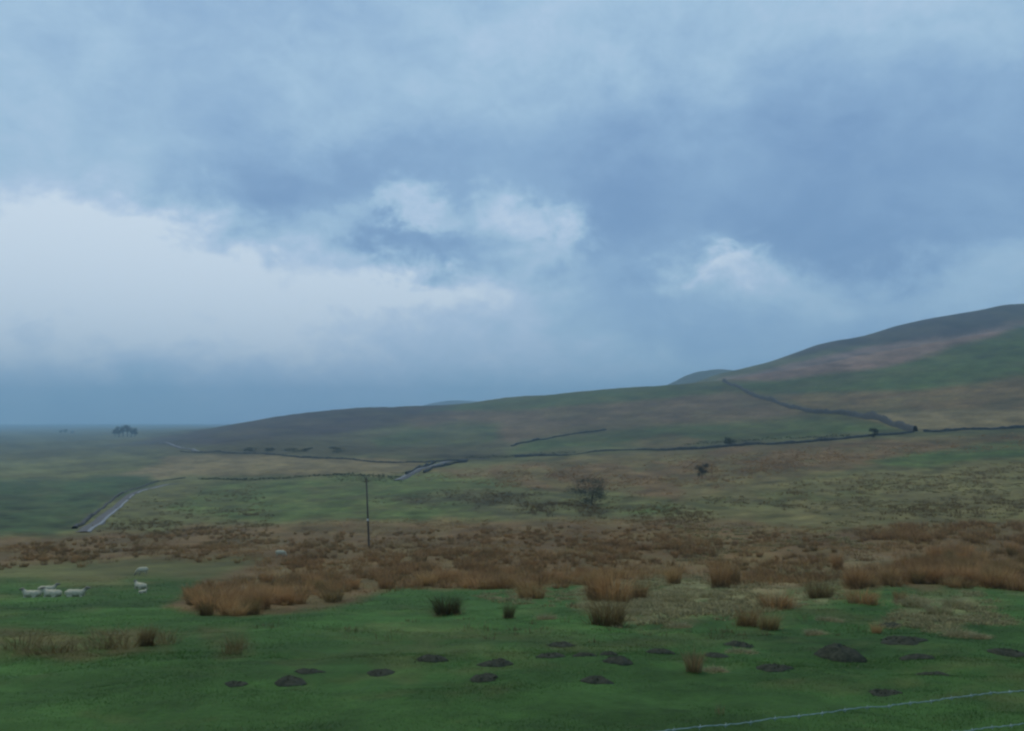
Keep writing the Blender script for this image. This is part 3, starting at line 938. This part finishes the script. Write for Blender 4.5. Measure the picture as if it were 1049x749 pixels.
FAR = [  # polygon, count, height range, low colour, high colour
    ([(380, 512), (450, 503), (524, 504), (600, 512), (640, 524), (620, 530), (520, 526), (440, 520)], 420, (.5, .8), RLOW * .8, RHI2 * .55),
    ([(560, 484), (640, 476), (760, 468), (860, 462), (900, 468), (800, 482), (700, 504), (600, 500)], 1000, (.5, .9), RLOW * 1.3, RHI * 1.1),
    ([(690, 470), (900, 456), (1120, 444), (1120, 452), (960, 462), (780, 476)], 600, (.5, .9), RLOW * 1.3, RHI * 1.1),
    ([(780, 500), (900, 486), (1120, 470), (1120, 482), (960, 500), (820, 512)], 320, (.5, .9), RLOW, RHI2 * .85),
    ([(760, 516), (860, 508), (960, 514), (1060, 506), (1060, 525), (900, 530)], 200, (.5, .9), RLOW * .8, RHI2 * .7),
    ([(150, 508), (260, 500), (280, 540), (180, 545), (100, 545)], 420, (.4, .8), RLOW * .8, RHI2 * .6),
    ([(600, 514), (680, 508), (760, 512), (720, 540), (620, 530)], 260, (.4, .7), RLOW * .9, RHI2 * .75),
    ([(350, 486), (410, 487), (405, 492), (345, 491)], 60, (.8, 1.2), RLOW * .7, RGRN * .7),
    ([(430, 486), (560, 474), (600, 480), (560, 498), (470, 494)], 420, (.5, .8), RLOW * 1.2, RHI * .95),
    ([(240, 640), (500, 625), (700, 640), (1049, 600), (1049, 640), (700, 660), (300, 650)], 60, (.12, .25), RGRN, PG),
]
for k, (poly, n, hr, lo, hi) in enumerate(FAR):
    n = int(n * 1.7)
    P = in_poly(poly, n, 500 + k, 12, 1.5)
    X, Y, Z = locate(P[:, 0], P[:, 1])
    keep = Y < 700
    B3 = np.stack([X, Y, Z], 1)[keep]
    h = rng.uniform(*hr, len(B3)) * rng.uniform(.35, 1.1, len(B3))
    vc = rng.uniform(.7, 1.25, (len(B3), 1))
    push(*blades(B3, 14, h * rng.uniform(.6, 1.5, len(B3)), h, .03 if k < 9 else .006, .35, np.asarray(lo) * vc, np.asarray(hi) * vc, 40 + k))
o = link("rushes", fast_mesh("rushes", np.concatenate(VS), np.concatenate(FS), np.concatenate(CS)), M_RUSH)
tag(o, "distant mass of russet and olive rushes covering the middle moor", "rushes", kind="stuff")

# pale dead grass tussocks, each a thing
TUS = [
    (560, 634, 20, 7, "small pale straw tussock on the green left of the tall rush tuft"),
    (835, 649, 20, 7, "small pale straw tussock left above the biggest molehill"),
    (985, 650, 26, 9, "broad pale tussock at the right, above the flat right edge molehill"),
    (1005, 652, 18, 7, "smaller pale tussock touching the broad one on the right"),
    (938, 622, 26, 12, "shaggy pale tussock at the left of the straw patch on the right"),
    (962, 630, 26, 12, "shaggy pale tussock in the middle of the straw patch on the right"),
    (978, 622, 24, 12, "shaggy pale tussock at the right of the straw patch on the right"),
    (665, 620, 36, 8, "long low pale tussock just right of the tall two tone rush tuft"),
    (700, 612, 34, 9, "pale low tussock in front of the slim brown rush tuft"),
    (728, 611, 26, 8, "pale pinkish low tussock at the foot of the ragged russet tuft"),
    (697, 640, 22, 6, "pale straggly tussock at the pasture edge below the dead grass"),
    (760, 667, 36, 5, "flat pale grass patch between two molehills on the right"),
    (733, 687, 26, 6, "low straw tussock lying right of the dry stalks"),
    (850, 636, 30, 5, "thin pale grass patch beneath the olive rush tuft"),
    (655, 632, 26, 6, "thin pale tussock at the right foot of the tall two tone tuft"),
]
tx, ty, tz = locate([t[0] for t in TUS], [t[1] for t in TUS])
for i, ((px, py, wp, hp, lb), X, Y, Z) in enumerate(zip(TUS, tx, ty, tz)):
    w, h = wp / F * Y, hp / F * Y
    V, Fc, C = blades(np.zeros((1, 3)), 420, np.array([w * .42]), np.array([h * 1.1]), .005, .8, (.17, .16, .06), (.42, .36, .20), 700 + i, .6, .2, .6)
    V[:, 2] += .3 * h * np.exp(-((V[:, 0] ** 2 + V[:, 1] ** 2) / (w * .3) ** 2)) - .02
    o = link("grass_tussock", fast_mesh("grass tussock", V, Fc, C), M_GRASS, None, (X, Y, Z))
    tag(o, lb, "grass tussock", "pale dead grass tussocks")
(X,), (Y,), (Z,) = locate(711, 688)
V, Fc, C = blades(np.zeros((1, 3)), 170, np.array([.11]), np.array([.40]), .0032, .28, (.15, .12, .05), (.30, .20, .10), 790, .5, .2, .2)
o = link("dry_stalks", fast_mesh("dry stalks", V, Fc, C), M_GRASS, None, (X, Y, Z))
tag(o, "upright clump of straw coloured dry stalks among the molehills", "dry grass")
(X,), (Y,), (Z,) = locate(737, 736)
V, Fc, C = blades(np.zeros((1, 3)), 30, np.array([.05]), np.array([.16]), .002, .3, (.12, .11, .05), (.25, .2, .1), 791, .5, .2, .2)
o = link("dry_stalks", fast_mesh("dry stalks", V, Fc, C), M_GRASS, None, (X, Y, Z))
tag(o, "thin wisp of dry stalks just above the fence wire", "dry grass")

# ------------------------------------------------------------------ short grass of the near pasture
def scatter(n, y0, y1, seed, margin=2.5):
    r = np.random.default_rng(seed)
    y = np.sqrt(r.uniform(y0 * y0, y1 * y1, n))
    x = r.uniform(-1, 1, n) * (.66 * y + margin)
    return x, y


def lawn(n, y0, y1, h0, h1, w, seed):
    x, y = scatter(n, y0, y1, seed)
    ok = np.ones(n, bool)
    for mx, my, mr in MOLE:
        ok &= np.hypot(x - mx, y - my) > mr * .76
    x, y = x[ok], y[ok]; n = len(x)
    r = np.random.default_rng(seed + 1)
    z = height(x, y)
    c = cover(x, y, z)
    lush = np.clip(.75 + .6 * fbm(x / 1.6, y / 1.6, 91, 3), .25, 1.6)
    h = r.uniform(h0, h1, n) * lush
    a = r.uniform(0, 2 * np.pi, n); ln = np.abs(r.normal(0, 1.1, n))
    tip = np.stack([x + np.cos(a) * h * ln, y + np.sin(a) * h * ln, z + h], 1)
    fa = r.uniform(0, np.pi, n)
    ww = w * r.uniform(.6, 1.4, n)
    s = np.stack([np.cos(fa) * ww, np.sin(fa) * ww, np.zeros(n)], 1)
    root = np.stack([x, y, z - .006], 1)
    V = np.stack([root - s, root + s, tip], 1).reshape(-1, 3)
    Fc = np.arange(3 * n).reshape(-1, 3)
    col = c * 1.12 * (1 + .13 * r.normal(size=(n, 1)))
    straw = (r.random(n) < .02 + .08 * np.clip(fbm(x / 2.5, y / 2.5, 95, 3), 0, 1))[:, None]
    col = np.where(straw, np.array((.20, .17, .085))[None], col)
    C = np.repeat(np.clip(col, .008, .5), 3, 0)
    return V, Fc, C


VS, FS, CS, nv = [], [], [], 0
push(*lawn(150000, 6.2, 14, .010, .028, .0032, 1))
push(*lawn(90000, 13, 26, .014, .034, .006, 2))
push(*lawn(60000, 25, 60, .02, .06, .014, 3))
o = link("grass", fast_mesh("grass", np.concatenate(VS), np.concatenate(FS), np.concatenate(CS)), M_GRASS)
tag(o, "short green sheep cropped grass of the near pasture", "grass", kind="stuff")

# straw-coloured dead grass matted between the rushes
VS, FS, CS, nv = [], [], [], 0
for k, (poly, n, hh) in enumerate([
        ([(590, 622), (600, 602), (640, 588), (760, 590), (870, 566), (935, 576), (860, 612), (760, 630), (650, 642)], 1100, .16),
        ([(905, 640), (930, 608), (1000, 606), (1040, 640), (990, 650)], 260, .12),
        ([(470, 612), (560, 600), (610, 606), (560, 622)], 130, .14),
        ([(640, 536), (800, 540), (900, 560), (700, 575)], 300, .3),
        ([(800, 500), (1049, 480), (1049, 525), (850, 540)], 500, .3)]):
    P = in_poly(poly, n, 800 + k)
    X, Y, Z = locate(P[:, 0], P[:, 1])
    h = rng.uniform(.5, 1.2, n) * hh
    w = .008 * Y / 30 + .004
    push(*blades(np.stack([X, Y, Z], 1), 40, h * 1.6, h, float(np.median(w)), .9, np.array((.12, .11, .042)), np.array((.38, .32, .16)), 850 + k, .6, .3, .6))
o = link("dead_grass", fast_mesh("dead grass", np.concatenate(VS), np.concatenate(FS), np.concatenate(CS)), M_GRASS)
tag(o, "matted straw coloured dead grass between the rush tufts", "dead grass", kind="stuff")


# ------------------------------------------------------------------ sheep
def ell(bm, c, r, rot=(0, 0, 0)):
    from mathutils import Euler
    e = Euler(rot).to_matrix()
    res = bmesh.ops.create_icosphere(bm, subdivisions=3, radius=1.0)
    for v in res["verts"]:
        v.co = e @ Vector((v.co.x * r[0], v.co.y * r[1], v.co.z * r[2])) + Vector(c)


def sheep_mesh(pose):
    """x is forward; one continuous skin: fleece body, neck, head, ears, legs"""
    bm = bmesh.new()
    zb = .62 if pose != "lying" else .30
    ell(bm, (0, 0, zb), (.50, .25, .27))
    ell(bm, (-.28, 0, zb + .02), (.26, .25, .26)); ell(bm, (.28, 0, zb), (.25, .22, .25))
    ell(bm, (-.53, 0, zb + .02), (.06, .05, .13))
    if pose == "grazing":
        neck, head, hr = [(.40, 0, zb + .05), (.58, 0, zb - .12), (.70, 0, zb - .36)], (.76, 0, zb - .46), (0, 1.0, 0)
    else:
        neck, head, hr = [(.38, 0, zb + .08), (.52, 0, zb + .22), (.58, 0, zb + .34)], (.66, 0, zb + .38), (0, .35, 0)
    tube_bm(bm, neck, [.18, .13, .10], 10)
    ell(bm, head, (.155, .078, .088), hr)
    e = Vector((math.cos(hr[1]), 0, -math.sin(hr[1])))
    ell(bm, Vector(head) + e * .12, (.07, .052, .056), hr)
    for s in (-1, 1):
        ell(bm, Vector(head) - e * .09 + Vector((0, s * .115, .03)), (.03, .075, .02), (s * -.3, 0, 0))
        if pose == "lying":
            tube_bm(bm, [(.30, s * .16, .14), (.44, s * .19, .06), (.30, s * .20, .035), (.20, s * .2, .03)], [.07, .045, .035, .03], 8)
            tube_bm(bm, [(-.34, s * .18, .16), (-.12, s * .24, .09), (-.34, s * .25, .045), (-.18, s * .26, .03)], [.11, .06, .04, .03], 8)
        else:
            tube_bm(bm, [(.30, s * .13, zb - .1), (.31, s * .13, .34), (.30, s * .13, .16), (.31, s * .13, .04), (.33, s * .13, 0)], [.085, .05, .032, .03, .036], 8)
            tube_bm(bm, [(-.34, s * .14, zb - .05), (-.28, s * .14, .42), (-.42, s * .14, .25), (-.39, s * .14, .05), (-.37, s * .14, 0)], [.13, .075, .036, .03, .036], 8)
    me = bpy.data.meshes.new("tmp"); bm.to_mesh(me); bm.free()
    o = bpy.data.objects.new("tmp", me); COL.objects.link(o)
    m = o.modifiers.new("r", "REMESH"); m.mode = "VOXEL"; m.voxel_size = .022
    s = o.modifiers.new("s", "SMOOTH"); s.iterations = 4; s.factor = .5
    dg = bpy.context.evaluated_depsgraph_get()
    out = bpy.data.meshes.new_from_object(o.evaluated_get(dg))
    bpy.data.objects.remove(o); bpy.data.meshes.remove(me)
    out.name = "sheep " + pose
    n = len(out.vertices); co = np.zeros(n * 3, np.float32); out.vertices.foreach_get("co", co); co = co.reshape(-1, 3)
    nn = np.array([v.normal[:] for v in out.vertices])
    hd = np.linalg.norm(co - np.array(head), axis=1)
    fleece = (hd > .2) & (co[:, 2] > (.30 if pose != "lying" else .07))
    co2 = co + nn * (np.where(fleece, .022, 0) * fbm(co[:, 0] * 14 + co[:, 2] * 9, co[:, 1] * 14 + co[:, 2] * 5, 77, 3))[:, None]
    out.vertices.foreach_set("co", co2.astype(np.float32).ravel())
    a = out.color_attributes.new("tint", "FLOAT_COLOR", "POINT")
    c = np.ones((n, 4), np.float32); c[:, :3] = (.50, .45, .31)
    c[~fleece, :3] = (.24, .21, .16)
    mz = np.linalg.norm(co - (np.array(head) + np.array(e) * .17), axis=1) < .045
    c[mz, :3] = (.10, .085, .08)
    for sgn in (-1, 1):
        eye = np.array(head) + np.array(e) * .03 + np.array((0, sgn * .075, .04))
        c[np.linalg.norm(co - eye, axis=1) < .026, :3] = (.03, .03, .03)
    a.data.foreach_set("color", c.ravel())
    for p in out.polygons:
        p.use_smooth = True
    out.materials.append(M_FLEECE)
    return out


SHEEP = {p: sheep_mesh(p) for p in ("lying", "grazing", "standing")}
for px, py, pose, rz, sc, lb in [
        (33, 611, "lying", 180, .72, "white sheep lying at the left end of the group, facing left"),
        (54, 611, "lying", 172, .76, "white sheep lying in the middle of the left group"),
        (77, 611, "lying", 8, .76, "white sheep lying at the right end of the group, head raised to the right"),
        (48, 606, "lying", 20, .72, "greyer sheep lying behind the middle of the left group"),
        (146, 590, "grazing", 184, .72, "white sheep grazing farthest back, above the pair with the lamb"),
        (144, 604, "lying", 150, .75, "curled white sheep lying just above the small lamb"),
        (146, 609, "lying", 60, .36, "tiny white lamb lying below the curled sheep"),
        (287, 571, "grazing", 10, .85, "single white sheep half hidden at the far edge of the rush band")]:
    X, Y, Z = (float(v[0]) for v in locate(px, py))
    o = link("lamb" if "lamb lying" in lb else "sheep", SHEEP[pose], None, None, (X, Y, Z))
    o.rotation_euler = (0, 0, math.radians(rz)); o.scale = (sc, sc, sc * (.78 if pose == 'lying' else 1))
    tag(o, lb, "sheep", "sheep resting on the pasture")

# ------------------------------------------------------------------ mist in the air
bm = bmesh.new()
box_bm(bm, (0, 4820, 165), (23000, 9760, 450))
hz_me = bm_mesh(bm, "haze", False)
m = bpy.data.materials.new("haze air"); m.use_nodes = True
nt = m.node_tree
nt.nodes.remove(nt.nodes["Principled BSDF"])
pv = nt.nodes.new("ShaderNodeVolumePrincipled")
pv.inputs["Color"].default_value = (.52, .80, 1.0, 1)
pv.inputs["Density"].default_value = 0.00023
pv.inputs["Anisotropy"].default_value = 0.0
pv.inputs["Density Attribute"].default_value = ""
nt.links.new(pv.outputs[0], nt.nodes["Material Output"].inputs["Volume"])
haze = link("haze", hz_me, m)
tag(haze, "thin blue mist lying over the whole moor", "haze", kind="stuff")

# ------------------------------------------------------------------ sky
SUN_EL, SUN_AZ = math.radians(52), math.radians(-35)      # behind the bright bank of cloud on the left
world = bpy.data.worlds.new("World"); scene.world = world
world.use_nodes = True
nt = world.node_tree; N, L = nt.nodes, nt.links
bg = N["Background"]; bg.inputs["Strength"].default_value = 0.1
sky = N.new("ShaderNodeTexSky"); sky.sky_type = "NISHITA"; sky.sun_disc = False
sky.sun_elevation = SUN_EL; sky.sun_rotation = SUN_AZ; sky.altitude = 250; sky.dust_density = 2.0
tc = N.new("ShaderNodeTexCoord")
nrm = N.new("ShaderNodeVectorMath"); nrm.operation = "NORMALIZE"; L.new(tc.outputs["Generated"], nrm.inputs[0])
sp = N.new("ShaderNodeSeparateXYZ"); L.new(nrm.outputs[0], sp.inputs[0])


def mth(op, a, b=None, c=None, clamp=False):
    n = N.new("ShaderNodeMath"); n.operation = op; n.use_clamp = clamp
    for i, v in enumerate((a, b, c)):
        if v is None: continue
        if isinstance(v, (int, float)): n.inputs[i].default_value = v
        else: L.new(v, n.inputs[i])
    return n.outputs[0]


def vec(op, a, b):
    n = N.new("ShaderNodeVectorMath"); n.operation = op
    for i, v in enumerate((a, b)):
        if isinstance(v, tuple): n.inputs[i].default_value = v
        else: L.new(v, n.inputs[i])
    return n


az = mth("ARCTAN2", sp.outputs["X"], sp.outputs["Y"])
el = mth("ARCSINE", sp.outputs["Z"])
cb = N.new("ShaderNodeCombineXYZ"); L.new(az, cb.inputs[0]); L.new(el, cb.inputs[1])
P0 = cb.outputs[0]


def noise(scale, detail, rough, stretch, dist=0.0, offs=(0, 0, 0)):
    mp = N.new("ShaderNodeMapping"); mp.inputs["Scale"].default_value = stretch; mp.inputs["Location"].default_value = offs
    L.new(P0, mp.inputs["Vector"])
    n = N.new("ShaderNodeTexNoise"); n.inputs["Scale"].default_value = scale; n.inputs["Detail"].default_value = detail
    n.inputs["Roughness"].default_value = rough; n.inputs["Distortion"].default_value = dist
    L.new(mp.outputs[0], n.inputs["Vector"])
    return n


w1 = noise(5.0, 8, .60, (1, 1.5, 1))
wv = vec("SUBTRACT", w1.outputs["Color"], (.5, .5, .5))
wm = vec("MULTIPLY", wv.outputs[0], (.20, .14, 0))
w2 = noise(15, 8, .65, (1, 1.4, 1), .3, (5.3, 2.2, 0))
wm2 = vec("MULTIPLY", vec("SUBTRACT", w2.outputs["Color"], (.5, .5, .5)).outputs[0], (.17, .12, 0))
PW = vec("ADD", vec("ADD", P0, wm.outputs[0]).outputs[0], wm2.outputs[0]).outputs[0]


def azel(px, py):
    t, s = ray(px, py)
    return math.atan(float(t)), math.atan2(float(s), math.hypot(1, float(t)))


BLOBS = [
    (20, 280, 220, 58, .37), (240, 294, 160, 46, .26), (110, 285, 80, 18, .14), (215, 262, 60, 14, .08), (80, 300, 150, 30, .10), (390, 306, 120, 28, .18), (130, 225, 70, 26, .12), (440, 303, 95, 20, .33), (120, 222, 60, 20, .16), (20, 245, 90, 25, .15),
    (350, 85, 60, 40, .12), (0, 50, 90, 60, .10), (60, 175, 150, 60, .12), (560, 20, 110, 50, .08), (760, 10, 340, 70, .18),
    (255, 205, 55, 32, -.22), (355, 178, 75, 30, -.14), (435, 258, 58, 26, -.27), (378, 236, 32, 24, -.22), (310, 300, 26, 16, -.14),
    (415, 214, 44, 14, .44), (530, 220, 36, 16, .30), (562, 240, 20, 18, .24), (510, 240, 40, 20, .12), (560, 255, 26, 26, .12), (335, 225, 40, 14, .12), (525, 280, 60, 22, .08),
    (780, 190, 260, 80, -.15), (860, 262, 75, 34, -.17), (640, 230, 50, 60, -.10), (600, 300, 60, 25, -.02),
    (705, 286, 30, 14, .28), (748, 270, 36, 14, .34), (775, 290, 30, 12, .20), (735, 284, 80, 28, .16), (815, 306, 60, 18, .08), (930, 302, 130, 26, .14), (1020, 298, 80, 22, .06), (980, 250, 80, 25, -.06),
    (560, 366, 110, 14, .14), (90, 350, 280, 40, .28), (480, 345, 170, 34, .14), (700, 345, 110, 26, -.06), (400, 395, 600, 26, .09), (590, 345, 80, 18, .04),
]
tot = None
for (bx, by, rx, ry, amp) in BLOBS:
    a0, e0 = azel(bx, by)
    d = vec("SUBTRACT", PW, (a0, e0, 0)).outputs[0]
    d = vec("MULTIPLY", d, (F / rx, F / ry, 0)).outputs[0]
    q = vec("DOT_PRODUCT", d, d).outputs["Value"]
    g = mth("EXPONENT", mth("MULTIPLY", q, -.7))
    tot = mth("MULTIPLY", g, amp) if tot is None else mth("MULTIPLY_ADD", g, amp, tot)
n2 = noise(6.5, 10, .60, (1, 1.6, 1), .4)
n4 = noise(20, 10, .66, (1, 1.5, 1), .6, (9.1, 4.4, 0))
n3 = noise(2.2, 4, .5, (1, 1.6, 1), .3, (3.1, 1.7, 0))
tot = mth("ADD", tot, mth("MULTIPLY", mth("SUBTRACT", n2.outputs["Fac"], .5), .46))
tot = mth("ADD", tot, mth("MULTIPLY", mth("SUBTRACT", n3.outputs["Fac"], .5), .30))
tot = mth("ADD", tot, mth("MULTIPLY", mth("SUBTRACT", n4.outputs["Fac"], .5), mth("MULTIPLY_ADD", tot, .8, .16)))
tot = mth("ADD", tot, .40, clamp=True)


def lin(r, g, b):
    f = lambda c: ((c / 255 + .055) / 1.055) ** 2.4 if c > 10 else c / 255 / 12.92
    return f(r), f(g), f(b)


rp = N.new("ShaderNodeValToRGB"); L.new(tot, rp.inputs["Fac"])
stops = [(0, (108, 144, 188)), (.22, (126, 160, 200)), (.38, (146, 180, 214)), (.55, (168, 200, 226)), (.75, (192, 214, 238)), (1.0, (224, 238, 250))]
cr = rp.color_ramp
while len(cr.elements) < len(stops):
    cr.elements.new(.5)
for e_, (p_, c_) in zip(cr.elements, stops):
    e_.position = p_; e_.color = (*lin(*c_), 1)
sc10 = vec("SCALE", rp.outputs["Color"], (0, 0, 0)); sc10.inputs["Scale"].default_value = 10.0
mix = N.new("ShaderNodeMix"); mix.data_type = "RGBA"; mix.inputs["Factor"].default_value = .05
L.new(sc10.outputs[0], mix.inputs["A"]); L.new(sky.outputs[0], mix.inputs["B"])
up = N.new("ShaderNodeMapRange"); up.inputs["From Min"].default_value = -.06; up.inputs["From Max"].default_value = -.005
L.new(sp.outputs["Z"], up.inputs["Value"])
gm = N.new("ShaderNodeMix"); gm.data_type = "RGBA"
gm.inputs["A"].default_value = (.35, .45, .3, 1)           # land below the horizon outside the modelled sheet
L.new(up.outputs["Result"], gm.inputs["Factor"]); L.new(mix.outputs["Result"], gm.inputs["B"])
L.new(gm.outputs["Result"], bg.inputs["Color"])

sun = bpy.data.lights.new("sun", "SUN"); sun.energy = 1.4; sun.angle = math.radians(25); sun.color = (1.0, .90, .76)
so = bpy.data.objects.new("sun", sun); COL.objects.link(so)
sd = Vector((math.sin(SUN_AZ) * math.cos(SUN_EL), math.cos(SUN_AZ) * math.cos(SUN_EL), math.sin(SUN_EL)))
so.rotation_euler = (-sd).to_track_quat("-Z", "Y").to_euler()

# ------------------------------------------------------------------ camera and render
cam = bpy.data.cameras.new("camera"); co = bpy.data.objects.new("camera", cam); COL.objects.link(co)
cam.sensor_width = 36; cam.lens = 36 * F / 1049
cam.clip_start = .05; cam.clip_end = 60000
co.location = (0, 0, 0); co.rotation_euler = (math.radians(90) + PITCH, 0, 0)
scene.camera = co
scene.render.engine = "CYCLES"; scene.cycles.pixel_filter_type = 'BLACKMAN_HARRIS'; scene.cycles.filter_width = 2.4
cy = scene.cycles
cy.max_bounces = 5; cy.diffuse_bounces = 2; cy.glossy_bounces = 2; cy.transmission_bounces = 3; cy.volume_bounces = 1
cy.use_denoising = True
try:
    cy.denoiser = "OPENIMAGEDENOISE"
except Exception:
    pass
cy.use_adaptive_sampling = True; cy.adaptive_threshold = .015
vs = scene.view_settings
scene.display_settings.display_device = "sRGB"
vs.view_transform = "Standard"; vs.look = "None"; vs.exposure = 0; vs.gamma = 1; vs.use_curve_mapping = False
